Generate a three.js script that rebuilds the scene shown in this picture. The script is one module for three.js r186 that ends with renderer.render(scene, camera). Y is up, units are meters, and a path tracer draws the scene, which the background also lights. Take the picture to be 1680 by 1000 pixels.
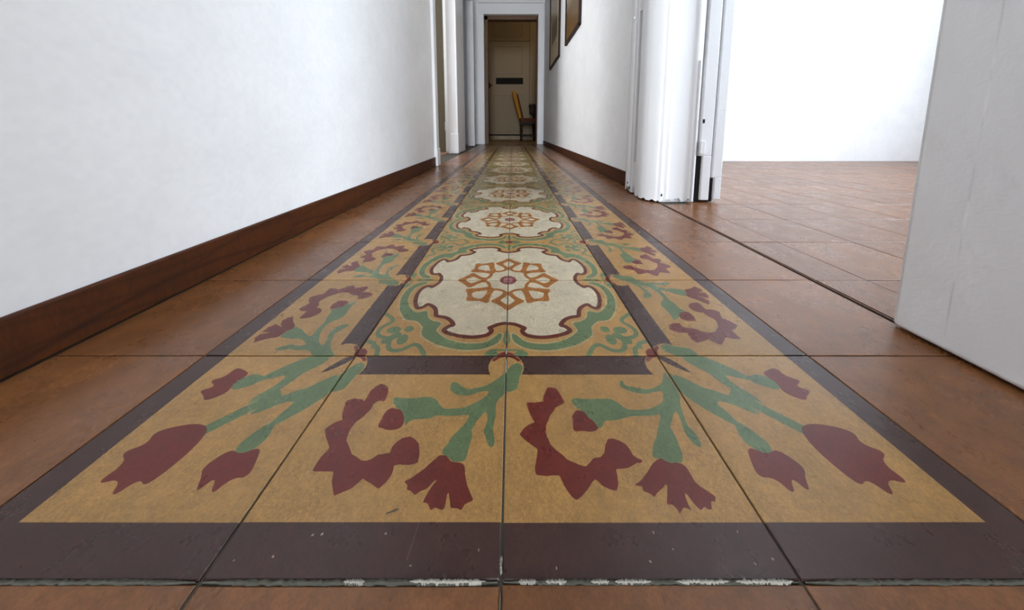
import * as THREE from 'three';
import { RectAreaLightUniformsLib } from 'three/addons/lights/RectAreaLightUniformsLib.js';
import { RoundedBoxGeometry } from 'three/addons/geometries/RoundedBoxGeometry.js';
import { mergeGeometries } from 'three/addons/utils/BufferGeometryUtils.js';

// ------------------------------------------------------------------ camera, light, exposure
// T is the side of one cement floor tile; u runs across the corridor, v along it, both counted in tiles.
const T = 0.18, VZ = 0.1728;
const at = (u, y, v) => new THREE.Vector3(u * T, y * T, -(v - VZ) * T);
const scene = new THREE.Scene();
scene.background = new THREE.Color(0.75, 0.83, 1.0);
const camera = new THREE.PerspectiveCamera(112.23, 1680 / 1464.2, 0.02, 60);
camera.setViewOffset(1680, 1464.2, 0, 464.2, 1680, 1000);
camera.position.set(0.0381 * T, 1.4931 * T, 0);
camera.rotation.x = -6.6 * Math.PI / 180;
const renderer = new THREE.WebGLRenderer({ antialias: true });
renderer.toneMapping = THREE.LinearToneMapping;
renderer.toneMappingExposure = 0.72;
renderer.shadowMap.enabled = true;
RectAreaLightUniformsLib.init();
function areaLight(color, intensity, w, h, from, to) {
  const l = new THREE.RectAreaLight(color, intensity, w, h);
  l.position.copy(from); l.lookAt(to); scene.add(l); return l;
}
// daylight from the window of the side room on the right, just inside its panes
areaLight(new THREE.Color(0.78, 0.88, 1.0), 14.2, 2.2, 1.7, at(19.6, 8.6, 2), at(0, 8.6, 2));
// daylight from the french window at the near end of the corridor, behind the camera
areaLight(new THREE.Color(0.86, 0.93, 1.0), 56, 0.86, 2.16, at(0, 7.8, -33.6), at(0, 7.8, 0));
// added light at the made-up left room window, to brighten the right wall
areaLight(new THREE.Color(0.92, 0.96, 1.0), 13, 1.0, 1.65, at(-11.8, 8.7, 16.9), at(0, 8.7, 16.9));

const TRACE = {
  flowerA: [0.226,0.732,0.244,0.763,0.264,0.779,0.295,0.769,0.324,0.744,0.333,0.708,0.334,0.663,0.297,0.668,0.28,0.649,0.279,0.614,0.273,0.601,0.256,0.568,0.237,0.548,0.227,0.515,0.231,0.479,0.237,0.455,0.264,0.429,0.296,0.393,0.324,0.382,0.356,0.366,0.381,0.366,0.402,0.376,0.416,0.391,0.443,0.395,0.471,0.399,0.469,0.425,0.482,0.448,0.506,0.467,0.539,0.474,0.566,0.461,0.592,0.44,0.608,0.397,0.613,0.359,0.593,0.351,0.562,0.348,0.532,0.351,0.509,0.346,0.514,0.323,0.511,0.302,0.5,0.282,0.482,0.26,0.47,0.262,0.439,0.278,0.411,0.288,0.397,0.297,0.379,0.275,0.364,0.259,0.339,0.249,0.307,0.234,0.288,0.259,0.268,0.285,0.254,0.323,0.218,0.323,0.16,0.323,0.157,0.348,0.162,0.385,0.178,0.421,0.127,0.472,0.101,0.508,0.095,0.502,0.111,0.525,0.131,0.546,0.161,0.558,0.142,0.588,0.128,0.635,0.12,0.668,0.158,0.682,0.201,0.677,0.224,0.663,0.224,0.714],
  ovalA: [0.39,0.624,0.421,0.619,0.45,0.609,0.483,0.558,0.482,0.52,0.455,0.506,0.415,0.504,0.383,0.515,0.356,0.52,0.36,0.558,0.362,0.598,0.377,0.619],
  tulipA: [0.703,0.389,0.732,0.389,0.759,0.363,0.788,0.359,0.814,0.355,0.826,0.341,0.834,0.305,0.847,0.272,0.857,0.256,0.88,0.22,0.863,0.214,0.847,0.207,0.836,0.188,0.818,0.195,0.793,0.195,0.784,0.222,0.775,0.246,0.769,0.24,0.77,0.216,0.768,0.195,0.758,0.189,0.731,0.198,0.716,0.187,0.698,0.21,0.677,0.214,0.686,0.24,0.698,0.265,0.712,0.285,0.714,0.293,0.701,0.285,0.681,0.259,0.656,0.251,0.638,0.237,0.614,0.253,0.598,0.256,0.596,0.272,0.576,0.285,0.603,0.298,0.625,0.316,0.648,0.333,0.676,0.363],
  stemA: [1.0,0.876,0.973,0.835,0.926,0.792,0.875,0.76,0.833,0.751,0.792,0.741,0.759,0.748,0.728,0.776,0.697,0.794,0.677,0.785,0.676,0.751,0.689,0.729,0.714,0.708,0.746,0.701,0.778,0.697,0.817,0.708,0.847,0.723,0.903,0.732,0.905,0.714,0.867,0.674,0.82,0.646,0.778,0.627,0.73,0.62,0.672,0.619,0.648,0.635,0.625,0.668,0.595,0.688,0.557,0.694,0.494,0.682,0.423,0.682,0.389,0.691,0.373,0.679,0.403,0.63,0.438,0.614,0.481,0.563,0.496,0.52,0.508,0.553,0.543,0.562,0.59,0.563,0.622,0.568,0.637,0.583,0.68,0.58,0.729,0.578,0.776,0.583,0.811,0.586,0.811,0.573,0.801,0.544,0.778,0.515,0.756,0.488,0.755,0.489,0.738,0.463,0.73,0.438,0.713,0.417,0.71,0.393,0.732,0.389,0.762,0.365,0.8,0.36,0.824,0.366,0.831,0.405,0.835,0.438,0.843,0.472,0.838,0.498,0.835,0.502,0.845,0.529,0.856,0.553,0.877,0.583,0.901,0.609,0.912,0.563,0.905,0.534,0.894,0.506,0.899,0.494,0.915,0.446,0.936,0.417,0.955,0.438,0.95,0.472,0.939,0.512,0.943,0.515,0.946,0.553,0.953,0.593,0.947,0.646,0.963,0.679,1.003,0.714],
  flowerB: [0.244,0.757,0.291,0.751,0.307,0.72,0.321,0.679,0.325,0.657,0.3,0.641,0.274,0.63,0.255,0.603,0.236,0.583,0.225,0.558,0.211,0.534,0.204,0.497,0.208,0.47,0.212,0.467,0.22,0.438,0.239,0.417,0.269,0.393,0.29,0.37,0.321,0.359,0.343,0.348,0.367,0.344,0.392,0.363,0.408,0.378,0.443,0.382,0.466,0.401,0.48,0.434,0.502,0.463,0.501,0.463,0.528,0.465,0.555,0.455,0.58,0.438,0.589,0.417,0.595,0.389,0.611,0.376,0.622,0.374,0.629,0.365,0.615,0.357,0.6,0.359,0.584,0.351,0.55,0.337,0.517,0.335,0.496,0.333,0.494,0.309,0.487,0.278,0.472,0.253,0.444,0.259,0.417,0.272,0.407,0.285,0.394,0.295,0.379,0.285,0.353,0.259,0.325,0.237,0.3,0.222,0.283,0.231,0.265,0.256,0.254,0.278,0.243,0.309,0.215,0.31,0.183,0.307,0.14,0.312,0.138,0.341,0.15,0.382,0.157,0.417,0.132,0.434,0.099,0.459,0.073,0.485,0.096,0.515,0.12,0.534,0.154,0.546,0.137,0.578,0.125,0.614,0.114,0.657,0.137,0.66,0.162,0.657,0.193,0.663,0.21,0.663,0.211,0.691,0.231,0.732],
  ovalB: [0.36,0.593,0.384,0.614,0.412,0.609,0.428,0.593,0.432,0.573,0.452,0.558,0.468,0.529,0.471,0.511,0.431,0.495,0.387,0.504,0.35,0.497,0.341,0.511,0.349,0.539,0.349,0.573],
  tulipB: [0.716,0.378,0.731,0.366,0.751,0.357,0.777,0.359,0.799,0.355,0.813,0.337,0.815,0.312,0.816,0.288,0.827,0.269,0.848,0.253,0.869,0.234,0.858,0.217,0.841,0.219,0.827,0.192,0.812,0.191,0.804,0.201,0.782,0.189,0.773,0.198,0.765,0.216,0.759,0.237,0.751,0.246,0.746,0.234,0.743,0.21,0.744,0.187,0.733,0.195,0.718,0.198,0.692,0.177,0.69,0.192,0.679,0.207,0.657,0.207,0.673,0.237,0.691,0.269,0.688,0.278,0.672,0.265,0.641,0.249,0.617,0.231,0.608,0.243,0.582,0.253,0.585,0.269,0.553,0.273,0.586,0.288,0.627,0.319,0.668,0.355,0.696,0.37],
  stemB: [0.987,0.876,0.961,0.842,0.931,0.788,0.876,0.757,0.825,0.738,0.772,0.751,0.723,0.76,0.695,0.772,0.702,0.798,0.685,0.805,0.667,0.769,0.685,0.744,0.733,0.72,0.776,0.711,0.814,0.714,0.862,0.727,0.903,0.732,0.88,0.679,0.856,0.652,0.818,0.635,0.776,0.619,0.729,0.614,0.666,0.614,0.637,0.63,0.622,0.657,0.589,0.679,0.555,0.682,0.479,0.679,0.428,0.679,0.389,0.688,0.366,0.674,0.371,0.646,0.391,0.624,0.412,0.609,0.428,0.593,0.432,0.573,0.452,0.558,0.468,0.529,0.471,0.511,0.5,0.529,0.513,0.558,0.559,0.553,0.619,0.568,0.662,0.58,0.734,0.58,0.793,0.583,0.822,0.593,0.797,0.553,0.765,0.506,0.735,0.462,0.723,0.455,0.695,0.413,0.678,0.378,0.716,0.378,0.731,0.366,0.751,0.357,0.777,0.359,0.807,0.359,0.825,0.393,0.833,0.446,0.836,0.476,0.837,0.521,0.825,0.506,0.859,0.553,0.9,0.603,0.919,0.603,0.899,0.525,0.891,0.472,0.91,0.429,0.931,0.421,0.949,0.463,0.938,0.512,0.925,0.529,0.944,0.603,0.959,0.657,0.99,0.708],
  baseB: [-0.004,0.876,0.036,0.92,0.066,0.943,0.095,0.927,0.108,0.902,0.098,0.862,0.084,0.835,0.074,0.776,0.068,0.744,0.036,0.729,-0.0,0.72],
  scallop: [0,0.668,0.042,0.671,0.081,0.686,0.111,0.707,0.138,0.721,0.114,0.744,0.117,0.772,0.142,0.8,0.178,0.813,0.218,0.821,0.262,0.824,0.318,0.816,0.375,0.803,0.43,0.781,0.464,0.761,0.473,0.744,0.463,0.727,0.441,0.698,0.411,0.692,0.419,0.668,0.44,0.637,0.469,0.608,0.509,0.589,0.56,0.579,0.572,0.572],
  greenInner: [0.034,0.784,0.06,0.784,0.097,0.832,0.138,0.873,0.202,0.888,0.272,0.891,0.345,0.878,0.422,0.848,0.473,0.811,0.509,0.778,0.531,0.75,0.524,0.71,0.507,0.68,0.516,0.655,0.578,0.643,0.615,0.615],
  greenOuter: [0.042,0.848,0.07,0.888,0.122,0.923,0.163,0.94,0.231,0.949,0.3,0.951,0.372,0.937,0.446,0.913,0.499,0.893,0.542,0.863,0.584,0.837,0.623,0.8,0.634,0.761,0.634,0.715,0.663,0.68,0.672,0.672],
};

// ------------------------------------------------------------------ helpers
let seed = 7;
const rnd = () => { seed = (seed * 1664525 + 1013904223) >>> 0; return seed / 4294967296; };
const used = {};
function numbered(name) { used[name] = (used[name] ?? -1) + 1; return used[name] ? name + '_' + String(used[name]).padStart(3, '0') : name; }
function mesh(name, geo, mat, parent = scene) {
  const m = new THREE.Mesh(Array.isArray(geo) ? (geo.length > 1 ? mergeGeometries(geo.map(plain)) : geo[0]) : geo, mat);
  m.name = parent === scene ? numbered(name) : name; m.castShadow = m.receiveShadow = true; parent.add(m); return m;
}
function plain(g) { const n = g.index ? g.toNonIndexed() : g; for (const k of Object.keys(n.attributes)) if (!['position', 'normal', 'uv'].includes(k)) n.deleteAttribute(k); return n; }
function struct(name, geo, mat, label, parent = scene) {
  const m = mesh(name, geo, mat, parent);
  if (parent === scene) { m.name = name; m.userData = { kind: 'structure', label, category: name.split('_')[0] }; }
  return m;
}
function thing(name, label, category, group) {
  const g = new THREE.Group(); g.name = numbered(name); g.userData = { label, category }; if (group) g.userData.group = group; scene.add(g); return g;
}
function metricUV(g, axisHint) {             // uv in metres, from the side each face points to
  const p = g.attributes.position, n = g.attributes.normal, uv = new Float32Array(p.count * 2);
  for (let i = 0; i < p.count; i++) {
    const ax = Math.abs(n.getX(i)), ay = Math.abs(n.getY(i)), az = Math.abs(n.getZ(i));
    let a, b;
    if (ax >= ay && ax >= az) { a = p.getZ(i); b = p.getY(i); } else if (ay >= az) { a = p.getX(i); b = p.getZ(i); } else { a = p.getX(i); b = p.getY(i); }
    uv[2 * i] = axisHint === 'y' ? b : a; uv[2 * i + 1] = axisHint === 'y' ? a : b;
  }
  g.setAttribute('uv', new THREE.BufferAttribute(uv, 2)); return g;
}
// a block between tile coordinates, edges slightly rounded when r > 0 (metres)
function block(u0, u1, y0, y1, v0, v1, r = 0, hint) {
  const w = Math.abs(u1 - u0) * T, h = Math.abs(y1 - y0) * T, d = Math.abs(v1 - v0) * T;
  let g = r ? new RoundedBoxGeometry(w, h, d, 2, Math.min(r, w / 2.01, h / 2.01, d / 2.01)) : new THREE.BoxGeometry(w, h, d);
  const c = at((u0 + u1) / 2, (y0 + y1) / 2, (v0 + v1) / 2);
  g.translate(c.x, c.y, c.z);
  return metricUV(plain(g), hint);
}
// a block in metres about a local origin
function mbox(x0, x1, y0, y1, z0, z1, r = 0) {
  const g = r ? new RoundedBoxGeometry(x1 - x0, y1 - y0, z1 - z0, 2, r) : new THREE.BoxGeometry(x1 - x0, y1 - y0, z1 - z0);
  g.translate((x0 + x1) / 2, (y0 + y1) / 2, (z0 + z1) / 2); return metricUV(plain(g));
}
function lathe(points, x, z, n = 14) { const g = new THREE.LatheGeometry(points.map((p) => new THREE.Vector2(p[0], p[1])), n); g.translate(x, 0, z); return plain(g); }

// ------------------------------------------------------------------ noise and textures
function noiseGrid(n) { const a = new Float32Array(n * n); for (let i = 0; i < a.length; i++) a[i] = rnd(); return a; }
const NG = 64, grid = noiseGrid(NG);
function vnoise(x, y) {
  const xi = Math.floor(x), yi = Math.floor(y), fx = x - xi, fy = y - yi, sx = fx * fx * (3 - 2 * fx), sy = fy * fy * (3 - 2 * fy);
  const g = (i, j) => grid[((j % NG + NG) % NG) * NG + ((i % NG + NG) % NG)];
  return (g(xi, yi) * (1 - sx) + g(xi + 1, yi) * sx) * (1 - sy) + (g(xi, yi + 1) * (1 - sx) + g(xi + 1, yi + 1) * sx) * sy;
}
function canvas(S, H = S) { const c = document.createElement('canvas'); c.width = S; c.height = H; return c; }
function colourMap(c, repeat) {
  const t = new THREE.CanvasTexture(c); t.colorSpace = THREE.SRGBColorSpace; t.wrapS = t.wrapT = THREE.RepeatWrapping; if (repeat) t.repeat.set(repeat, repeat); return t;
}
function grain(c, fine, blotch, ox = 0) {     // pigment grain: fine speckle and soft uneven dye
  const x = c.getContext('2d'), im = x.getImageData(0, 0, c.width, c.height), d = im.data, S = c.width;
  for (let j = 0; j < c.height; j++) for (let i = 0; i < S; i++) {
    const k = 4 * (j * S + i);
    const sp = vnoise(i * 0.33 + ox, j * 0.33) - 0.5, s2 = vnoise(i * 0.09 + 9 + ox, j * 0.09 + 4) - 0.5, b = vnoise(i * 8 / S + ox * 3, j * 8 / S) + vnoise(i * 20 / S, j * 20 / S + ox) - 1;
    const f = 1 + fine * (sp * 1.2 + s2 * 0.8) + blotch * b + fine * 0.35 * (rnd() - 0.5);
    d[k] *= f; d[k + 1] *= f; d[k + 2] *= f * (1 - 0.15 * fine * s2);
  }
  x.putImageData(im, 0, 0); return c;
}
function noiseMap(S, lo, hi, freq, repeat) {
  const data = new Uint8Array(S * S * 4);
  for (let j = 0; j < S; j++) for (let i = 0; i < S; i++) {
    const v = 0.5 * vnoise(i * freq / S, j * freq / S) + 0.3 * vnoise(i * freq * 4 / S, j * freq * 4 / S) + 0.2 * vnoise(i * freq * 16 / S, j * freq * 16 / S);
    data.fill(Math.round(255 * (lo + (hi - lo) * v)), 4 * (j * S + i), 4 * (j * S + i) + 3); data[4 * (j * S + i) + 3] = 255;
  }
  const t = new THREE.DataTexture(data, S, S); t.magFilter = THREE.LinearFilter; t.wrapS = t.wrapT = THREE.RepeatWrapping; if (repeat) t.repeat.set(repeat, repeat); t.needsUpdate = true; return t;
}

// dyes of the cement tiles
const DYE = { ochre: '#a37b45', maroon: '#651f14', green: '#5b6c48', dark: '#3e251f', cream: '#bbad92', line: '#561e10', rosette: '#925a24', pale: '#a68d60', clay: '#7b4f2d' };

function smooth(x, pts, S, closed = true, map = (a, b) => [a * S, (1 - b) * S]) {
  const q = []; for (let i = 0; i < pts.length; i += 2) q.push(map(pts[i], pts[i + 1]));
  x.beginPath();
  if (closed) {
    const m = (a, b) => [(a[0] + b[0]) / 2, (a[1] + b[1]) / 2], s = m(q[q.length - 1], q[0]);
    x.moveTo(...s);
    for (let i = 0; i < q.length; i++) x.quadraticCurveTo(...q[i], ...m(q[i], q[(i + 1) % q.length]));
    x.closePath();
  } else {
    x.moveTo(...q[0]);
    for (let i = 1; i < q.length - 1; i++) x.quadraticCurveTo(...q[i], (q[i][0] + q[i + 1][0]) / 2, (q[i][1] + q[i + 1][1]) / 2);
    x.lineTo(...q[q.length - 1]);
  }
}
function fillShape(x, pts, S, colour, sharp) {
  if (sharp) {                                                           // corners only slightly eased
    const q = []; for (let i = 0; i < pts.length; i += 2) q.push([pts[i] * S, (1 - pts[i + 1]) * S]);
    const mix = (a, b, k) => [a[0] + (b[0] - a[0]) * k, a[1] + (b[1] - a[1]) * k], n = q.length;
    x.beginPath(); x.moveTo(...mix(q[0], q[1], 0.22));
    for (let i = 1; i <= n; i++) { const a = q[i % n], b = q[(i + 1) % n], p = q[(i - 1) % n]; x.lineTo(...mix(a, p, 0.22)); x.quadraticCurveTo(...a, ...mix(a, b, 0.22)); }
    x.closePath();
  } else smooth(x, pts, S, true);
  x.fillStyle = colour; x.fill();
}

function borderTile(k) {
  const S = 1024, c = canvas(S), x = c.getContext('2d'), Y = (t) => (1 - t) * S;
  x.fillStyle = DYE.ochre; x.fillRect(0, 0, S, S);
  x.fillStyle = DYE.dark; x.fillRect(0, Y(0.996), S, 0.15 * S); x.fillRect(0, Y(0.152), S, 0.152 * S);
  for (const s of [0, 1]) {                                             // knobs where two tiles meet
    x.fillStyle = DYE.ochre; x.beginPath(); x.arc(s * S, Y(0.905), 0.112 * S, 0, 7); x.fill();
    x.fillStyle = DYE.ochre; x.fillRect((s ? 0.93 : 0) * S, Y(0.86), 0.07 * S, 0.05 * S);
    x.strokeStyle = DYE.maroon; x.lineWidth = 0.022 * S; x.beginPath(); x.arc(s * S, Y(0.9), 0.1 * S, Math.PI * 1.18, Math.PI * 1.82); x.stroke();
  }
  fillShape(x, TRACE.baseB, S, DYE.green);
  fillShape(x, TRACE['stem' + k], S, DYE.green);
  fillShape(x, TRACE['flower' + k], S, DYE.maroon, true);
  fillShape(x, TRACE['oval' + k], S, DYE.maroon);
  fillShape(x, TRACE['tulip' + k], S, DYE.maroon, true);
  // pits and scratches worn into the outer dark band
  x.fillStyle = '#9a8a7c';
  for (let i = 0; i < 7; i++) { x.beginPath(); x.ellipse((0.05 + 0.9 * rnd()) * S, Y(0.02 + 0.11 * rnd()), 2 + 3 * rnd(), 2 + 3 * rnd(), rnd() * 3, 0, 7); x.fill(); }
  x.strokeStyle = 'rgba(170,155,140,0.35)'; x.lineWidth = 3;
  for (let i = 0; i < (k === 'A' ? 1 : 0); i++) { const a = (0.1 + 0.7 * rnd()) * S; x.beginPath(); x.moveTo(a, Y(0.15)); x.lineTo(a - 30 + 20 * rnd(), Y(0.05)); x.stroke(); }
  if (k === 'A') { x.strokeStyle = '#5a4636'; x.lineWidth = 7; x.beginPath(); x.moveTo(0.545 * S, Y(0.178)); x.lineTo(0.588 * S, Y(0.192)); x.stroke(); }
  return grain(c, 0.16, 0.07, k === 'A' ? 0 : 31);
}
function medallionTile(variant) {
  const S = 1024, c = canvas(S), x = c.getContext('2d'), P = (a, b) => [a * S, b * S];   // the medallion's centre is the canvas origin
  const mir = (a) => { const o = []; for (let i = a.length - 2; i >= 0; i -= 2) o.push(a[i + 1], a[i]); return o; };
  const back = (a) => { const o = []; for (let i = a.length - 2; i >= 0; i -= 2) o.push(a[i], a[i + 1]); return o; };
  x.fillStyle = DYE.ochre; x.fillRect(0, 0, S, S);
  const gi = TRACE.greenInner, go = TRACE.greenOuter, green = [...gi, ...mir(gi), ...back(mir(go)), ...back(go)];
  smooth(x, green, S, true, P); x.strokeStyle = DYE.pale; x.lineWidth = 0.03 * S; x.stroke(); x.fillStyle = DYE.green; x.fill();
  // scalloped cream field with its red line
  const sc = [...TRACE.scallop, ...mir(TRACE.scallop)];
  x.beginPath(); x.moveTo(-20, -20); x.lineTo(-20, 0.668 * S);
  for (let i = 0; i < sc.length; i += 2) { const q = P(sc[i], sc[i + 1]), n = i + 3 < sc.length ? P((sc[i] + sc[i + 2]) / 2, (sc[i + 1] + sc[i + 3]) / 2) : P(0.668, 0); x.quadraticCurveTo(...q, ...n); }
  x.lineTo(0.668 * S, -20); x.closePath();
  x.fillStyle = DYE.cream; x.fill(); x.strokeStyle = DYE.line; x.lineWidth = 0.036 * S; x.lineJoin = 'round'; x.stroke();
  // corner trefoil
  x.fillStyle = x.strokeStyle = DYE.green; x.lineCap = 'round';
  x.beginPath(); x.arc(0.735 * S, 0.735 * S, 0.034 * S, 0, 7); x.fill();
  x.lineWidth = 0.06 * S; x.beginPath(); x.moveTo(...P(0.80, 0.80)); x.lineTo(...P(0.86, 0.86)); x.stroke();
  for (const m of [0, 1]) {
    const Q = (a, b) => (m ? P(b, a) : P(a, b));
    x.beginPath(); x.ellipse(...Q(0.745, 0.845), m ? 0.052 * S : 0.038 * S, m ? 0.038 * S : 0.052 * S, 0, 0, 7); x.fill();
    x.lineWidth = 0.032 * S;
    smooth(x, [0.545, 1.0, 0.58, 0.94, 0.612, 0.905, 0.648, 0.893, 0.676, 0.918, 0.711, 0.948, 0.759, 0.96, 0.806, 0.94, 0.828, 0.89, 0.83, 0.84], S, false, Q); x.stroke();
    smooth(x, [0.862, 1.0, 0.872, 0.95, 0.895, 0.918, 0.92, 0.92], S, false, Q); x.stroke();
    // leaves and cap on the axis
    x.beginPath(); x.ellipse(...Q(0.1, 0.985), (m ? 0.03 : 0.045) * S, (m ? 0.045 : 0.03) * S, 0, 0, 7); x.fill();
    smooth(x, [0.0, 0.75, 0.012, 0.80, 0.02, 0.86, 0.0, 0.9], S, false, Q); x.lineWidth = 0.018 * S; x.stroke();
    smooth(x, [0.0, 0.952, 0.06, 0.945, 0.11, 0.955], S, false, Q); x.lineWidth = 0.016 * S; x.stroke();
    x.fillStyle = DYE.maroon; x.beginPath(); x.ellipse(...Q(0, 1), (m ? 0.032 : 0.058) * S, (m ? 0.058 : 0.032) * S, 0, 0, 7); x.fill(); x.fillStyle = DYE.green;
  }
  x.fillStyle = DYE.maroon; x.beginPath(); x.arc(0.985 * S, 0.985 * S, 0.05 * S, 0, 7); x.fill();
  // rosette of eight open petals round a dark eye
  x.lineJoin = 'round';
  const petal = (out, hole) => { x.fillStyle = DYE.rosette; smooth(x, out, S, true, P); x.fill(); x.strokeStyle = DYE.rosette; x.lineWidth = 0.012 * S; x.stroke(); x.fillStyle = DYE.cream; smooth(x, hole, S, true, P); x.fill(); };
  const both = (a) => { const o = [...a]; for (let i = a.length - 2; i >= 0; i -= 2) o.push(a[i], -a[i + 1]); return o; };
  for (let k = -2; k < 4; k++) {
    x.save(); x.rotate(Math.PI / 4 * k);
    if (k % 2 === 0) petal(both([0.215, 0.035, 0.25, 0.04, 0.30, 0.07, 0.35, 0.13, 0.375, 0.14, 0.385, 0.125, 0.42, 0.075, 0.47, 0.03, 0.495, 0.006]), both([0.27, 0.006, 0.3, 0.022, 0.34, 0.058, 0.36, 0.062, 0.38, 0.05, 0.42, 0.01]));
    else petal(both([0.215, 0.035, 0.25, 0.05, 0.30, 0.078, 0.37, 0.135, 0.395, 0.155, 0.41, 0.14, 0.43, 0.075, 0.47, 0.04, 0.50, 0.012]), both([0.275, 0.006, 0.31, 0.03, 0.37, 0.062, 0.40, 0.066, 0.415, 0.05, 0.435, 0.008]));
    x.restore();
    x.save(); x.rotate(Math.PI / 4 * (k + 0.5)); x.strokeStyle = DYE.rosette; x.lineWidth = 0.033 * S;
    smooth(x, [0.235, -0.075, 0.205, -0.05, 0.198, 0, 0.205, 0.05, 0.235, 0.075], S, false, P); x.stroke(); x.restore();
  }
  x.fillStyle = '#7a3d3c'; x.beginPath(); x.arc(0, 0, 0.083 * S, 0, 7); x.fill();
  x.fillStyle = '#a06a64'; x.beginPath(); x.arc(0.012 * S, 0.012 * S, 0.034 * S, 0, 7); x.fill();
  return grain(c, 0.15, 0.06, 17 + variant * 13);
}
function cornerTile() {
  const S = 1024, c = canvas(S), x = c.getContext('2d'), P = (a, b) => [a * S, b * S];   // inner corner at the canvas origin, mirror-alike about its diagonal
  x.fillStyle = DYE.ochre; x.fillRect(0, 0, S, S);
  x.fillStyle = DYE.green;
  for (const m of [0, 1]) {
    const Q = (a, b) => (m ? P(b, a) : P(a, b));
    smooth(x, [0, 0.12, 0.03, 0.19, 0.06, 0.225, 0.12, 0.24, 0.21, 0.27, 0.3, 0.33, 0.36, 0.42, 0.30, 0.40, 0.22, 0.34, 0.15, 0.335, 0.19, 0.42, 0.20, 0.5, 0.13, 0.44, 0.07, 0.38, 0.03, 0.33, 0, 0.28], S, true, Q); x.fill();
    smooth(x, [0.02, 0.15, 0.06, 0.17, 0.12, 0.22, 0.2, 0.3, 0.19, 0.34, 0.08, 0.3, 0.02, 0.26], S, true, Q); x.fill();
    // side buds
    smooth(x, [0.19, 0.44, 0.24, 0.5, 0.27, 0.58, 0.22, 0.62, 0.15, 0.56, 0.16, 0.48], S, true, Q); x.fill();
    x.fillStyle = DYE.maroon;
    smooth(x, [0.15, 0.57, 0.22, 0.61, 0.28, 0.58, 0.34, 0.66, 0.30, 0.7, 0.27, 0.76, 0.24, 0.69, 0.2, 0.77, 0.17, 0.7, 0.1, 0.7, 0.12, 0.63], S, true, Q); x.fill();
    x.fillStyle = DYE.green;
  }
  x.lineWidth = 0.06 * S; x.strokeStyle = DYE.green; x.beginPath(); x.moveTo(...P(0.28, 0.28)); x.lineTo(...P(0.5, 0.5)); x.stroke();
  x.fillStyle = DYE.maroon;
  smooth(x, [0.47, 0.51, 0.51, 0.47, 0.6, 0.46, 0.74, 0.5, 0.7, 0.56, 0.78, 0.6, 0.7, 0.64, 0.73, 0.73, 0.64, 0.7, 0.6, 0.78, 0.56, 0.7, 0.5, 0.74, 0.46, 0.6], S, true, P); x.fill();
  // pale leaf and dark spear on the diagonal
  x.fillStyle = DYE.ochre; smooth(x, [0, 0, 0.1, 0.03, 0.2, 0.1, 0.26, 0.2, 0.29, 0.29, 0.2, 0.26, 0.1, 0.2, 0.03, 0.1], S, true, P); x.fill();
  x.fillStyle = DYE.dark; smooth(x, [0, 0, 0.05, 0.01, 0.11, 0.08, 0.155, 0.155, 0.08, 0.11, 0.01, 0.05], S, true, P); x.fill();
  x.fillRect(0, 0.848 * S, S, 0.152 * S); x.fillRect(0.848 * S, 0, 0.152 * S, S);
  return grain(c, 0.16, 0.07, 51);
}
function plainTile(o) {
  const S = 512, c = canvas(S), x = c.getContext('2d');
  x.fillStyle = DYE.clay; x.fillRect(0, 0, S, S);
  x.fillStyle = 'rgba(90,50,25,0.35)';
  for (let i = 0; i < 14; i++) { x.beginPath(); x.ellipse(rnd() * S, rnd() * S, 2 + 5 * rnd(), 1 + 2 * rnd(), rnd() * 3, 0, 7); x.fill(); }
  return grain(c, 0.12, 0.12, o);
}
const bumpFine = noiseMap(256, 0, 1, 6);
const roughSpots = noiseMap(256, 0.55, 1.0, 5);
function tileMats(c, n, spread) {
  const map = colourMap(c); map.anisotropy = 16;
  return Array.from({ length: n }, (_, i) => {
    const k = 1 - spread * (i / Math.max(1, n - 1)), warm = (i % 2) * 0.02;
    return new THREE.MeshPhysicalMaterial({ color: new THREE.Color(k, k * (1 - warm), k * (1 - 2 * warm)), map, roughness: 0.38, roughnessMap: roughSpots, bumpMap: bumpFine, bumpScale: 0.000025, specularIntensity: 1, ior: 1.52 });
  });
}
const tileM = {
  A: tileMats(borderTile('A'), 3, 0.12), B: tileMats(borderTile('B'), 3, 0.12),
  M: [...tileMats(medallionTile(0), 2, 0.08), ...tileMats(medallionTile(1), 2, 0.1)],
  C: tileMats(cornerTile(), 1, 0), P: [...tileMats(plainTile(3), 2, 0.12), ...tileMats(plainTile(40), 2, 0.16)],
};
const plasterC = (() => { const c = canvas(512), x = c.getContext('2d'); x.fillStyle = '#f4f3f2'; x.fillRect(0, 0, 512, 512); return grain(c, 0.015, 0.018, 5); })();
const plaster = new THREE.MeshStandardMaterial({ map: colourMap(plasterC, 0.7), roughness: 0.75, bumpMap: noiseMap(256, 0, 1, 8, 0.9), bumpScale: 0.0006 });
const whitePaint = new THREE.MeshPhysicalMaterial({ color: '#f2f2f3', roughness: 0.38, bumpMap: noiseMap(256, 0, 1, 10, 3), bumpScale: 0.0006 });
const leafPaint = new THREE.MeshPhysicalMaterial({ color: '#9a8668', roughness: 0.6 });
const oldDoorPaint = new THREE.MeshPhysicalMaterial({ color: '#5f553f', roughness: 0.6 });
const ceilingM = new THREE.MeshStandardMaterial({ color: '#f4f3f1', roughness: 0.9 });
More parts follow.
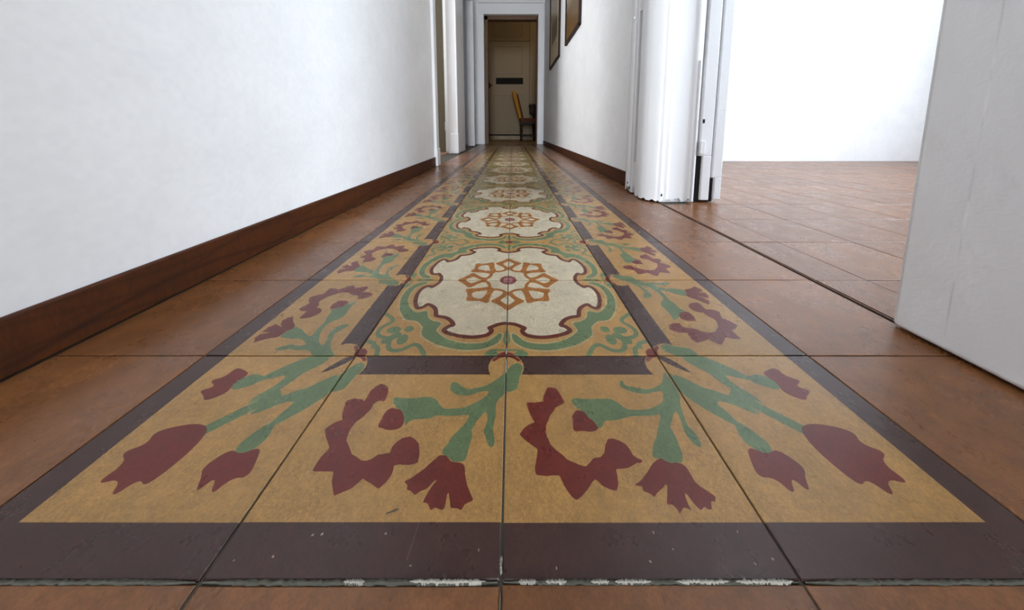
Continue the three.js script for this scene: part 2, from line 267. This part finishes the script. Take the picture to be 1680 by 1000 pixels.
function woodTex(base, dark, n, S = 256) {
  const c = canvas(S * 4, S), x = c.getContext('2d'); x.fillStyle = base; x.fillRect(0, 0, S * 4, S); x.strokeStyle = dark;
  for (let i = 0; i < n; i++) { x.globalAlpha = 0.12 + 0.3 * rnd(); x.lineWidth = 0.6 + 2.5 * rnd(); const y = rnd() * S, a = 3 + 8 * rnd(); x.beginPath(); x.moveTo(0, y); for (let k = 0; k <= 16; k++) x.lineTo(k * S / 4, y + a * Math.sin(k * 0.6 + i)); x.stroke(); }
  x.globalAlpha = 1; return grain(c, 0.12, 0.08, n);
}
const brownWood = new THREE.MeshPhysicalMaterial({ map: colourMap(woodTex('#4a2408', '#220e04', 60), 1.4), roughness: 0.55, specularIntensity: 0.5 });
const darkWood = new THREE.MeshPhysicalMaterial({ map: colourMap(woodTex('#2c1c12', '#120a06', 40), 1.2), roughness: 0.6, specularIntensity: 0.6 });
const jambWood = new THREE.MeshPhysicalMaterial({ map: colourMap(woodTex('#63421e', '#38220c', 50), 1.2), roughness: 0.5 });
const oldOak = new THREE.MeshPhysicalMaterial({ map: colourMap(woodTex('#8a6a34', '#5c421c', 70), 1.0), roughness: 0.42 });
const groutM = new THREE.MeshStandardMaterial({ color: '#4a463c', roughness: 0.9, bumpMap: bumpFine, bumpScale: 0.0006 });
const limeM = new THREE.MeshStandardMaterial({ color: '#a5a196', roughness: 0.9 });
const ironM = new THREE.MeshStandardMaterial({ color: '#2a2622', roughness: 0.5, metalness: 0.7 });
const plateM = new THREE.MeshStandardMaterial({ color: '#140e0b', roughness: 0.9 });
const brassM = new THREE.MeshStandardMaterial({ color: '#8a6a30', roughness: 0.35, metalness: 1 });

// ------------------------------------------------------------------ floor of the corridor: a grout bed with every tile its own piece
function tileGeometry(gap, chamfer) {
  const a = T / 2 * (1 - gap), b = a - chamfer, H = 0.011;
  const ring = (s, y) => [[-s, y, -s], [s, y, -s], [s, y, s], [-s, y, s]];
  const top = ring(b, 0), mid = ring(a, -chamfer * 0.8), low = ring(a, -H), pos = [], idx = [], uv = [];
  const quad = (p, q, r, s) => { const k = pos.length / 3; for (const c of [p, q, r, s]) { pos.push(...c); uv.push(0.5 + c[0] / T, 0.5 - c[2] / T); } idx.push(k, k + 2, k + 1, k, k + 3, k + 2); };
  quad(...top);
  for (let i = 0; i < 4; i++) { const j = (i + 1) % 4; quad(top[j], top[i], mid[i], mid[j]); quad(mid[j], mid[i], low[i], low[j]); }
  const g = new THREE.BufferGeometry(); g.setAttribute('position', new THREE.Float32BufferAttribute(pos, 3)); g.setAttribute('uv', new THREE.Float32BufferAttribute(uv, 2)); g.setIndex(idx);
  const n = g.toNonIndexed(); n.computeVertexNormals(); return n;
}
const tileGeo = tileGeometry(0.009, 0.0007);
const floor = struct('floor', block(-3.9, 3.9, -0.5, -0.0085, -4.02, 30.05), groutM, 'old patterned cement tile floor of the corridor');
function layTile(parent, mat, u, v, turn = 0, wide = 1) {
  const m = mesh('tile', tileGeo, mat, parent), c = at(u + 0.5, 0, v + 0.5);
  m.position.set(c.x + (rnd() - 0.5) * 0.0006, (rnd() - 0.5) * 0.0005, c.z + (rnd() - 0.5) * 0.0006);
  m.scale.x = wide;
  m.rotation.set((rnd() - 0.5) * 0.003, turn + (rnd() - 0.5) * 0.004, (rnd() - 0.5) * 0.003);
}
const LAST = 26;                                                        // the far end of the medallion field
for (let v = -4; v < 29; v++) for (let u = -3; u < 3; u++) {
  const inner = u === -1 || u === 0, side = u === -2 || u === 1, pick = (k) => tileM[k][Math.floor(rnd() * tileM[k].length)];
  if (v >= 2 && v < LAST && inner) layTile(floor, pick('M'), u, v, v % 2 === 0 ? (u === 0 ? 0 : -Math.PI / 2) : (u === 0 ? Math.PI / 2 : Math.PI));
  else if ((v === 1 || v === LAST) && inner) layTile(floor, v === 1 ? tileM[u ? 'A' : 'B'][0] : pick('A'), u, v, v === 1 ? 0 : Math.PI);
  else if ((v === 1 || v === LAST) && side) layTile(floor, tileM.C[0], u, v, v === 1 ? (u > 0 ? 0 : -Math.PI / 2) : (u > 0 ? Math.PI / 2 : Math.PI));
  else if (v >= 2 && v < LAST && side) layTile(floor, pick(rnd() < 0.5 ? 'A' : 'B'), u, v, u > 0 ? Math.PI / 2 : -Math.PI / 2);
  else layTile(floor, pick('P'), u, v, Math.floor(rnd() * 4) * Math.PI / 2);
}
struct('floor_near_end', block(-3.9, 3.9, -0.5, 0, -36, -4.03), new THREE.MeshPhysicalMaterial({ color: DYE.clay, roughness: 0.3 }), 'clay coloured floor at the near end of the corridor');
// lime and cement left in the open joints round the front row
function jointCrust(u0, u1, v0, v1, n, mat, w) {
  const pos = [], idx = [];
  for (let i = 0; i <= n; i++) {
    const k = i / n, u = u0 + (u1 - u0) * k, v = v0 + (v1 - v0) * k, e = Math.min(1, Math.min(k, 1 - k) * 8), a = T * w * e * (0.3 + 0.7 * rnd()), b = T * w * e * (0.3 + 0.7 * rnd()), p = at(u, 0, v), along = Math.abs(u1 - u0) > Math.abs(v1 - v0);
    const up = (mat === limeM ? 0.0009 : 0.0004) + 0.0004 * rnd();
    const P = (o, y) => (along ? [p.x, y, p.z + o] : [p.x + o, y, p.z]);
    pos.push(...P(-a, -0.003), ...P(-a * 0.7, up), ...P(b * 0.7, up), ...P(b, -0.003));
    if (i) for (let j = 0; j < 3; j++) { const q = (i - 1) * 4 + j, r = i * 4 + j; idx.push(q, r, q + 1, q + 1, r, r + 1); }
  }
  const g = new THREE.BufferGeometry(); g.setAttribute('position', new THREE.Float32BufferAttribute(pos, 3)); g.setIndex(idx); g.computeVertexNormals();
  const m = mesh('joint_mortar', g, mat, floor); return m;
}
for (const [a, b] of [[-0.3, -0.05], [0.06, 0.12], [0.15, 0.22], [0.3, 0.36], [0.38, 0.5], [0.58, 0.76], [0.78, 0.97], [-0.52, -0.45]]) jointCrust(a, b, 1.0, 1.0, 60, limeM, 0.0085);
for (const [a, b] of [[0.4, 0.985], [1.02, 1.06], [1.86, 1.97], [2.02, 2.06]]) jointCrust(0, 0, a, b, 24, limeM, 0.007);
const mossM = new THREE.MeshStandardMaterial({ color: '#4f4d44', roughness: 0.95 });
for (const [a, b] of [[-1.99, -1.01], [-0.99, -0.01], [0.01, 0.99], [1.01, 1.99]]) jointCrust(a, b, 1.0, 1.0, 90, mossM, 0.0105);
// threshold strip and tiles in the side doorway
const side = struct('floor_side_room', block(3.9, 20.5, -0.5, -0.0085, -9, 15.5), groutM, 'plain clay coloured tile floor of the side room');
struct('trim_threshold_strip', block(3.02, 3.045, -0.05, 0.002, -3, 6.2, 0.0006), brownWood, 'thin dark strip along the threshold of the side doorway');
for (let u = 3; u < 20; u++) for (let v = -2; v < 14; v++) {
  const lo = (u + 1) / 2.2, hi = (u) / 0.55;
  if (v + 1 < lo || v > hi || (u === 3 && v > 5)) continue;
  layTile(u === 3 ? floor : side, tileM.P[Math.floor(rnd() * 4)], u === 3 ? 2.81 : u - 0.44, v, 0, u === 3 ? 0.5 : 1);
}

// ------------------------------------------------------------------ walls and ceilings
const CE = 17.5;                                                        // ceiling height in tiles
const DH = 11.87;                                                       // height of the doorways
struct('wall_left', [
  block(-3.75, -3.03, 0, CE, -34, 12.3), block(-3.75, -3.12, DH, CE, 12.3, 18.4), block(-3.78, -3.22, 0, CE, 18.2, 20.7), block(-3.75, -3.2, DH, CE, 20.7, 26.1), block(-3.8, -3.55, 0, CE, 26.1, 29.06),
], plaster, 'white plaster wall on the left of the corridor');
struct('wall_right', [
  block(3.05, 3.75, 0, CE, -34, 2.3), block(3.05, 3.75, DH, CE, 2.3, 6.2), block(3.05, 3.75, 0, CE, 6.2, 29.06),
], plaster, 'white plaster wall on the right of the corridor');
struct('wall_back', [block(-9, -2.55, 0, CE, 29.06, 29.9), block(2.44, 9, 0, CE, 29.06, 29.9), block(-2.55, 2.44, DH, CE, 29.06, 29.9)], plaster, 'white end wall with the far doorway');
struct('wall_front', [block(-3.75, 3.75, 0, 1.5, -34.8, -34), block(-3.75, 3.75, 14, CE, -34.8, -34), block(-3.75, -2.6, 1.5, 14, -34.8, -34), block(2.6, 3.75, 1.5, 14, -34.8, -34)], plaster, 'white wall with the window at the near end of the corridor');
struct('ceiling', [block(-13, 9, CE, CE + 1, -36, 43.5), block(9, 21, CE, CE + 1, -9, 16)], ceilingM, 'plain white ceiling');
// side room on the right
struct('wall_side_room', [
  block(3.75, 21, 0, CE, 14, 15), block(3.75, 21, 0, CE, -9, -8), block(20, 21, 0, 3.8, -8, 14), block(20, 21, 13.4, CE, -8, 14), block(20, 21, 3.8, 13.4, -8, -4.2), block(20, 21, 3.8, 13.4, 8.2, 14),
], plaster, 'white plaster walls of the side room');
// rooms behind the left doorways; partition added to keep the second one unlit
struct('wall_left_room', [
  block(-13, -3.75, 0, CE, 5, 6), block(-13, -3.8, 0, CE, 20.0, 20.5), block(-13, -12, 0, CE, 6, 14), block(-13, -12, 0, CE, 19.8, 29.06), block(-13, -12, 0, 4, 14, 19.8), block(-13, -12, 13.4, CE, 14, 19.8),
], plaster, 'plaster walls of the rooms behind the left doorways, with an added light blocking partition');
struct('floor_left_room', block(-13, -3.9, -0.5, 0, 5, 29.06), new THREE.MeshPhysicalMaterial({ color: '#8a5a3c', roughness: 0.4 }), 'clay coloured floor of the left rooms');
// room at the far end
struct('floor_far_room', block(-9, 9, -0.5, 0.0, 30.05, 43.4), oldOak, 'olive brown wooden floor of the far room');
struct('wall_far_room', [block(-9, -3.9, 0, CE, 42.4, 43.4), block(3.6, 9, 0, CE, 42.4, 43.4), block(-3.9, 3.6, 16.9, CE, 42.4, 43.4), block(-3.9, 3.6, 0, 16.9, 42.65, 43.4), block(-9, -8, 0, CE, 29.9, 42.4), block(8, 9, 0, CE, 29.9, 42.4)], plaster, 'plaster walls of the far room');
struct('trim_far_step', block(-3.9, 3.6, 0, 0.54, 41.5, 42.6, 0.004), oldOak, 'low wooden step below the far door');

// baseboards
struct('baseboard_near_right', block(3.0, 3.05, 0.012, 0.375, -33.9, 1.5, 0.003), brownWood, 'dark brown wooden baseboard along the right wall before the side doorway');
struct('baseboard_left', block(-3.03, -2.98, 0.012, 0.375, -33.9, 12.0, 0.003), brownWood, 'glossy dark brown wooden baseboard along the left wall');
struct('baseboard_right', block(3.0, 3.05, 0.012, 0.375, 7.5, 28.95, 0.003), brownWood, 'glossy dark brown wooden baseboard along the right wall');

// ------------------------------------------------------------------ door casings
function casing(name, label, pieces) {
  const g = struct(name, pieces[0][1], whitePaint, label); g.name = name;
  for (const [n, geo, mat] of pieces.slice(1)) mesh(n, geo, mat ?? whitePaint, g);
  return g;
}
casing('trim_1', 'white painted casing round the far doorway', [
  ['casing', block(-3.16, -2.55, 0.02, DH + 0.0, 28.9, 29.06, 0.004)],
  ['casing_post', block(2.44, 3.0, 0.02, DH, 28.9, 29.06, 0.004)],
  ['casing_head', block(-3.16, 3.0, DH, DH + 0.95, 28.9, 29.06, 0.004)],
  ['cornice', block(-3.2, 3.04, DH + 0.95, DH + 1.15, 28.75, 29.06, 0.004)],
  ['outer_bead', block(-3.18, -3.04, 0.02, DH + 0.95, 28.8, 28.92, 0.004)],
  ['outer_bead', block(2.9, 3.02, 0.02, DH + 0.95, 28.8, 28.92, 0.004)],
  ['inner_bead', block(-2.64, -2.55, 0.02, DH, 28.83, 28.92, 0.004)],
  ['inner_bead', block(2.44, 2.53, 0.02, DH, 28.83, 28.92, 0.004)],
]);
casing('trim_2', 'dark wooden inner frame of the far doorway', [
  ['frame_post', block(-2.55, -2.22, 0, DH, 29.3, 29.95, 0.003)], ['frame_head', block(-2.55, 2.44, DH - 0.34, DH, 29.3, 29.95, 0.003), jambWood], ['frame_post', block(2.36, 2.44, 0, DH, 29.3, 29.95, 0.003), jambWood],
]).material = jambWood;
casing('trim_3', 'white casing edge where the near left wall ends', [
  ['casing', block(-3.2, -2.93, 0.7, DH + 0.8, 12.02, 12.4, 0.004)],
  ['plinth', block(-3.2, -2.9, 0.012, 0.72, 11.98, 12.44, 0.004)],
  ['reveal', block(-3.75, -3.05, 0.02, DH, 12.3, 12.42, 0.003)],
]);
casing('trim_4', 'white post between the two left doorways', [
  ['reveal', block(-3.76, -3.2, 0.02, DH, 18.1, 18.22, 0.004)],
  ['casing', block(-3.24, -3.16, 0.02, DH + 0.8, 18.05, 20.75, 0.006)],
  ['plinth', block(-3.62, -3.14, 0.02, 1.2, 18.02, 18.4, 0.006)],
  ['reveal', block(-3.84, -3.2, 0.02, DH, 20.68, 20.78, 0.004)],
]);
casing('trim_5', 'narrow white post beside the far doorway', [
  ['reveal', block(-3.72, -3.17, 0.02, DH + 0.4, 25.98, 26.12, 0.004)],
  ['casing', block(-3.3, -3.16, 0.02, DH + 0.4, 26.1, 26.3, 0.006)],
]);

// the near right doorway: moulded casing, panelled reveal with a ragged foot
function raggedPanel(u0, u1, yTop, v0, v1, rag) {
  const s = new THREE.Shape(), n = 26; s.moveTo(u0 * T, yTop * T);
  for (let i = 0; i <= n; i++) s.lineTo((u0 + (u1 - u0) * i / n) * T, (0.012 + rag * rnd() * (i % 3 ? 0.4 : 1)) * T);
  s.lineTo(u1 * T, yTop * T); s.closePath();
  const g = new THREE.ExtrudeGeometry(s, { depth: Math.abs(v1 - v0) * T - 0.002, bevelEnabled: true, bevelSize: 0.001, bevelThickness: 0.001, bevelSegments: 1 });
  g.translate(0, 0, at(0, 0, Math.max(v0, v1)).z + 0.001); g.computeVertexNormals(); return plain(g);
}
// a moulding standing on the floor: an outline in (u, v) carried up to yTop, its foot worn ragged
function standing(outline, y0, yTop, rag) {
  const pts = []; for (let i = 0; i < outline.length; i += 2) pts.push([outline[i], outline[i + 1]]);
  const dense = [];
  pts.forEach((p, i) => { const q = pts[(i + 1) % pts.length], n = Math.max(1, Math.round(Math.hypot(q[0] - p[0], q[1] - p[1]) / 0.04)); for (let k = 0; k < n; k++) dense.push([p[0] + (q[0] - p[0]) * k / n, p[1] + (q[1] - p[1]) * k / n]); });
  const n = dense.length, foot = dense.map(() => y0 + rag * Math.pow(rnd(), 4)), pos = [], idx = [];
  const lv = [0, 0.12, yTop];
  for (let r = 0; r < 3; r++) dense.forEach(([u, v], i) => { const p = at(u, r ? lv[r] : foot[i], v); pos.push(p.x, p.y, p.z); });
  for (let r = 0; r < 2; r++) for (let i = 0; i < n; i++) { const a = r * n + i, b = r * n + (i + 1) % n; idx.push(a, b, a + n, b, b + n, a + n); }
  const g = new THREE.BufferGeometry(); g.setAttribute('position', new THREE.Float32BufferAttribute(pos, 3)); g.setIndex(idx); g.computeVertexNormals();
  g.setAttribute('uv', new THREE.Float32BufferAttribute(pos.filter((_, i) => i % 3 < 2), 2)); return g;
}
const jamb = [2.765, 6.74, 2.755, 6.72, 2.755, 6.5, 2.765, 6.42, 2.8, 6.33, 2.84, 6.27, 2.89, 6.21, 2.94, 6.17, 3.0, 6.15, 3.02, 6.125, 3.06, 6.125, 3.075, 6.145, 3.12, 6.145, 3.135, 6.13, 3.17, 6.13, 3.185, 6.15, 3.55, 6.15, 3.57, 6.12, 3.62, 6.12, 3.72, 6.14, 3.72, 6.3, 3.05, 6.36, 3.05, 6.74];
casing('trim_6', 'thick white painted casing of the near right doorway with a chipped foot', [
  ['jamb_moulding', standing(jamb, 0.02, DH, 0.09)],
  ['casing_outer', standing([2.8, 7.38, 2.79, 7.34, 2.79, 7.2, 2.81, 7.16, 2.81, 7.1, 2.79, 7.06, 2.79, 7.0, 2.81, 6.98, 3.06, 6.98, 3.06, 7.38], 0.03, DH + 0.8, 0.12)],
  ['casing_fillet', block(2.83, 3.06, 0.14, 0.76, 6.72, 7.0, 0.006)],
  ['panel_bead', block(3.64, 3.68, 0.03, 2.8, 6.09, 6.16, 0.004)],
  ['hinge_pin', (() => { const g = new THREE.SphereGeometry(0.006, 10, 8); const p = at(2.785, 3.95, 7.2); g.scale(1, 1.5, 1); g.translate(p.x, p.y, p.z); return plain(g); })()],
  ['hinge_pin', block(2.8, 2.9, 4.0, 4.22, 6.74, 6.98, 0.004)],
  ['soffit', block(3.05, 3.72, DH - 0.08, DH, 2.3, 6.2)],
  ['near_casing', block(2.92, 3.05, 0.02, DH + 0.6, 1.5, 2.3, 0.006)],
  ['near_post', block(2.98, 3.76, 0.02, DH, 2.16, 2.34, 0.004)],
]);
const chipM = new THREE.MeshStandardMaterial({ color: '#4a4238', roughness: 0.9 });
for (const [u, y, v, r] of [[3.06, 0.16, 6.118, 0.0045], [2.787, 0.22, 7.2, 0.004], [2.787, 0.12, 7.08, 0.006], [3.6, 0.07, 6.115, 0.003]]) {
  const g = new THREE.SphereGeometry(r, 8, 6); g.scale(0.8, 1.2, 0.3); const p = at(u, y, v); g.translate(p.x, p.y, p.z);
  mesh('paint_chip', plain(g), chipM, scene.getObjectByName('trim_6'));
}

// ------------------------------------------------------------------ door leaves
function setDoor(name, label) { const g = new THREE.Group(); g.name = name; g.userData = { kind: 'structure', label, category: 'door' }; scene.add(g); return g; }
// folded double leaf of the near right doorway, turned back against the wall of the side room
const fold = setDoor('door_3', 'white double folding door turned back behind the near right doorway');
mesh('leaf', [block(3.765, 4.02, 0.95, DH - 0.1, 6.12, 10.4, 0.005), block(3.84, 4.02, 0.05, 0.96, 6.12, 10.4, 0.004)], whitePaint, fold);
mesh('leaf', [block(4.06, 4.27, 0.5, DH - 0.1, 6.14, 10.4, 0.005), block(4.12, 4.27, 0.06, 0.52, 6.14, 10.4, 0.004)], whitePaint, fold);
mesh('hinge', block(3.745, 3.84, 1.0, 1.26, 6.06, 6.12, 0.002), whitePaint, fold);
mesh('hinge', block(3.735, 3.83, 8.6, 8.86, 6.07, 6.14, 0.002), whitePaint, fold);
mesh('gap_shade', block(3.755, 3.845, 0.012, 0.95, 6.17, 6.5), plateM, fold).userData.label = 'black block standing in for shade in the door gap';  // black fill paints the shade into the gaps beside both leaves
mesh('gap_shade', block(4.02, 4.125, 0.012, 0.5, 6.19, 6.5), plateM, fold).userData.label = 'black block standing in for shade in the door gap';
mesh('bolt', block(3.79, 3.825, 1.6, 1.68, 6.1, 6.14, 0.002), ironM, fold);
// open door seen through the first left doorway
const ldoor = setDoor('door_2', 'olive brown door standing open inside the first left doorway');
mesh('leaf', block(-8.2, -3.92, 0.1, DH - 0.1, 17.95, 18.15, 0.003), oldDoorPaint, ldoor);
for (const [a, b] of [[0.9, 4.6], [5.4, 11]]) mesh('panel', block(-7.5, -4.5, a, b, 17.91, 17.96, 0.003), oldDoorPaint, ldoor);
mesh('hinge', block(-3.95, -3.84, 1.4, 1.9, 17.98, 18.1, 0.003), whitePaint, ldoor);
// far entrance door
const fdoor = setDoor('door_1', 'beige panelled entrance door with a long dark letter plate at the corridor end');
mesh('leaf', block(-3.3, 2.42, 0.62, 13.2, 42.25, 42.5, 0.004), leafPaint, fdoor);
mesh('transom', block(-3.3, 2.42, 13.24, 16.8, 42.22, 42.5, 0.004), leafPaint, fdoor);
for (const [a, b, c, d] of [[-2.4, 1.5, 1.1, 6.2], [-2.4, 1.5, 9.0, 12.6], [-2.4, 1.5, 13.8, 16.2]]) {
  const r = 0.12;
  for (const g of [block(a, b, c, c + r, 42.18, 42.26, 0.003), block(a, b, d - r, d, 42.18, 42.26, 0.003), block(a, a + r, c, d, 42.18, 42.26, 0.003), block(b - r, b, c, d, 42.18, 42.26, 0.003)]) mesh('panel_moulding', g, leafPaint, fdoor);
}
mesh('door_post', block(2.44, 3.6, 0.56, 16.9, 42.15, 42.6, 0.004), leafPaint, fdoor);
mesh('door_post', block(-3.9, -3.32, 0.56, 16.9, 42.15, 42.6, 0.004), jambWood, fdoor);
mesh('letter_plate', block(-2.15, 1.55, 7.55, 8.4, 42.16, 42.25, 0.006), plateM, fdoor).userData.label = 'long dark letter plate';
mesh('kick_strip', block(-3.9, 3.6, 0.5, 0.72, 42.08, 42.24, 0.003), plateM, fdoor);
mesh('peephole', (() => { const g = new THREE.CylinderGeometry(0.016, 0.016, 0.02, 16); g.rotateX(Math.PI / 2); const p = at(0.1, 11.0, 42.24); g.translate(p.x, p.y, p.z); return plain(g); })(), brassM, fdoor);
mesh('handle', [block(-3.2, -2.95, 7.0, 7.7, 42.1, 42.26, 0.003), block(-3.2, -2.6, 7.3, 7.45, 41.95, 42.02, 0.004), block(-3.12, -3.02, 7.3, 7.45, 41.98, 42.15, 0.003)], ironM, fdoor);

// ------------------------------------------------------------------ windows (behind the camera, in the side room, one added in the left room)
const paneM = new THREE.MeshStandardMaterial({ color: '#dfe8f5', emissive: new THREE.Color(0.86, 0.93, 1), emissiveIntensity: 2.0, roughness: 0.3 });
const w1 = struct('window_1', [block(-2.6, -2.4, 1.5, 14, -34.6, -34.2, 0.004), block(2.4, 2.6, 1.5, 14, -34.6, -34.2, 0.004), block(-2.6, 2.6, 1.5, 1.8, -34.6, -34.2, 0.004), block(-2.6, 2.6, 13.8, 14, -34.6, -34.2, 0.004), block(-0.12, 0.12, 1.5, 14, -34.6, -34.2, 0.004)], whitePaint, 'white framed french window at the near end of the corridor');
mesh('pane', block(-2.4, -0.12, 1.8, 13.8, -34.45, -34.4), paneM, w1); mesh('pane', block(0.12, 2.4, 1.8, 13.8, -34.45, -34.4), paneM, w1);
const w2 = struct('window_2', [block(20.1, 20.4, 3.8, 13.4, -4.2, -4, 0.004), block(20.1, 20.4, 3.8, 13.4, 8, 8.2, 0.004), block(20.1, 20.4, 3.8, 4, -4.2, 8.2, 0.004), block(20.1, 20.4, 13.2, 13.4, -4.2, 8.2, 0.004), block(20.1, 20.4, 3.8, 13.4, 1.88, 2.12, 0.004)], whitePaint, 'wide white framed window of the side room');
mesh('pane', block(20.25, 20.3, 4, 13.2, -4, 1.88), paneM, w2); mesh('pane', block(20.25, 20.3, 4, 13.2, 2.12, 8), paneM, w2);
const w3 = struct('window_added_3', [block(-12.5, -12.2, 4, 13.4, 14, 14.2, 0.004), block(-12.5, -12.2, 4, 13.4, 19.6, 19.8, 0.004), block(-12.5, -12.2, 4, 4.2, 14, 19.8, 0.004), block(-12.5, -12.2, 13.2, 13.4, 14, 19.8, 0.004), block(-12.5, -12.2, 4, 13.4, 16.8, 17.0, 0.004)], whitePaint, 'added white framed window of the left room, unseen, lighting the corridor');  // made-up window, added as the source of light on the right wall
mesh('pane', block(-12.4, -12.35, 4.2, 13.2, 14.2, 16.8), paneM, w3); mesh('pane', block(-12.4, -12.35, 4.2, 13.2, 17.0, 19.6), paneM, w3);

// ------------------------------------------------------------------ pictures on the right wall
function picture(label, v0, v1, y0, y1, paint) {
  const g = thing('framed_picture', label, 'picture', null), f = 0.15, uf = 2.93, ub = 3.05;
  mesh('backing', block(uf + 0.06, ub, y0 + 0.05, y1 - 0.05, v0 + 0.05, v1 - 0.05), darkWood, g);
  for (const b of [block(uf, ub, y0, y0 + f, v0, v1, 0.003), block(uf, ub, y1 - f, y1, v0, v1, 0.003), block(uf, ub, y0, y1, v0, v0 + f, 0.003), block(uf, ub, y0, y1, v1 - f, v1, 0.003)]) mesh('frame_bar', b, darkWood, g);
  const W = (v1 - v0 - 2 * f) * T, H = (y1 - y0 - 2 * f) * T, pg = new THREE.PlaneGeometry(W, H); pg.rotateY(-Math.PI / 2);
  const p = at(uf + 0.055, (y0 + y1) / 2, (v0 + v1) / 2); pg.translate(p.x, p.y, p.z);
  const c = canvas(256, 384), x = c.getContext('2d'); paint(x, 256, 384); grain(c, 0.1, 0.06, v0);
  mesh('picture_sheet', pg, new THREE.MeshPhysicalMaterial({ map: colourMap(c), roughness: 0.35 }), g);
  return g;
}
picture('dark framed picture, grey above ochre, nearer of two on the right wall', 13.8, 17.3, 6.0, 11.2, (x, W, H) => {
  x.fillStyle = '#a59a8c'; x.fillRect(0, 0, W, H); x.fillStyle = '#7d6c4c'; x.fillRect(0, H * 0.6, W, H); x.fillStyle = '#6b4a1c'; x.fillRect(0, H * 0.68, W, H);
  x.fillStyle = '#584a1a'; for (let i = 0; i < 12; i++) { x.beginPath(); x.ellipse(rnd() * W, H * (0.72 + 0.25 * rnd()), 20 * rnd() + 8, 8, 0, 0, 7); x.fill(); }
});
picture('dark framed picture with pale beige mount, nearest the far doorway', 19.6, 24.2, 6.0, 12.4, (x, W, H) => {
  x.fillStyle = '#c4b28e'; x.fillRect(0, 0, W, H); x.fillStyle = '#a48a64'; x.fillRect(W * 0.2, H * 0.15, W * 0.6, H * 0.62);
  x.fillStyle = '#6e5a3c'; x.fillRect(W * 0.2, H * 0.55, W * 0.6, H * 0.22);
});

// ------------------------------------------------------------------ chair and desk in the far room
const goldCloth = new THREE.MeshPhysicalMaterial({ color: '#b07a22', roughness: 0.9, sheen: 0.4, sheenRoughness: 0.6, bumpMap: bumpFine, bumpScale: 0.001 });
const rustCloth = new THREE.MeshPhysicalMaterial({ color: '#5a2a14', roughness: 0.9, sheen: 0.3, sheenRoughness: 0.6, bumpMap: bumpFine, bumpScale: 0.001 });
const chair = thing('upholstered_chair', 'high-backed upholstered chair with gold back and rust seat seen through the far doorway', 'chair');
chair.position.copy(at(2.05, 0, 38.0));
function slab(profile, z0, z1, bevel) {
  const s = new THREE.Shape(profile.map((p) => new THREE.Vector2(...p)));
  const g = new THREE.ExtrudeGeometry(s, { depth: z1 - z0 - 2 * bevel, bevelEnabled: true, bevelSize: bevel, bevelThickness: bevel, bevelSegments: 3, steps: 1 });
  g.translate(0, 0, z0 + bevel); g.computeVertexNormals(); return plain(g);
}
mesh('backrest', slab([[-0.2, 0.5], [-0.165, 0.5], [-0.285, 1.05], [-0.33, 1.08], [-0.35, 1.06]], -0.21, 0.21, 0.012), goldCloth, chair);
mesh('back_cushion', slab([[-0.165, 0.52], [-0.125, 0.53], [-0.24, 1.0], [-0.285, 1.04]], -0.19, 0.19, 0.012), rustCloth, chair);
mesh('seat', mbox(-0.19, 0.2, 0.42, 0.5, -0.22, 0.22, 0.03), rustCloth, chair);
mesh('seat_rail', mbox(-0.18, 0.19, 0.37, 0.43, -0.21, 0.21, 0.006), darkWood, chair);
const legProfile = [[0.001, 0.002], [0.026, 0.003], [0.028, 0.03], [0.016, 0.05], [0.026, 0.1], [0.018, 0.14], [0.024, 0.2], [0.028, 0.26], [0.018, 0.3], [0.028, 0.33], [0.028, 0.4], [0.001, 0.4]];
for (const [x, z] of [[-0.15, -0.18], [-0.15, 0.18], [0.16, -0.18], [0.16, 0.18]]) mesh('leg', lathe(legProfile, x, z), darkWood, chair);
for (const z of [-0.18, 0.18]) mesh('stretcher', mbox(-0.15, 0.16, 0.1, 0.13, z - 0.012, z + 0.012, 0.004), darkWood, chair);
mesh('stretcher', mbox(-0.012, 0.018, 0.1, 0.13, -0.18, 0.18, 0.004), darkWood, chair);
const desk = thing('writing_desk', 'dark wooden desk partly hidden behind the far doorway beside the chair', 'desk');
desk.position.copy(at(4.3, 0, 40.6));
mesh('desk_top', mbox(-0.36, 0.36, 0.8, 0.84, -0.26, 0.22, 0.006), darkWood, desk);
mesh('apron', mbox(-0.34, 0.34, 0.63, 0.8, -0.24, 0.2, 0.01), darkWood, desk);
mesh('drawer_front', mbox(-0.3, 0.3, 0.66, 0.78, 0.198, 0.212, 0.004), darkWood, desk);
for (const [x, z] of [[-0.24, -0.2], [-0.24, 0.16], [0.3, -0.2], [0.3, 0.16]]) mesh('leg', lathe([[0.001, 0.002], [0.03, 0.003], [0.034, 0.05], [0.02, 0.08], [0.03, 0.3], [0.036, 0.5], [0.022, 0.55], [0.04, 0.6], [0.04, 0.66], [0.001, 0.66]], x, z), darkWood, desk);

// ceiling lamp of the far room
const lamp = thing('ceiling_lamp', 'small warm ceiling lamp of the far room', 'lamp');
{
  const p = at(5.4, CE - 2.2, 36);
  lamp.position.copy(p);
  mesh('cord', lathe([[0.004, 0.05], [0.004, 2.2 * T]], 0, 0, 8), ironM, lamp);
  mesh('bulb', (() => { const g = new THREE.SphereGeometry(0.07, 18, 12); return plain(g); })(), new THREE.MeshStandardMaterial({ color: '#fff2d8', emissive: new THREE.Color(1, 0.72, 0.38), emissiveIntensity: 1 }), lamp);
  const l = new THREE.PointLight(new THREE.Color(1, 0.76, 0.46), 0.38, 0, 2); l.position.copy(p); l.castShadow = true; l.shadow.radius = 3; scene.add(l);
}

renderer.render(scene, camera);
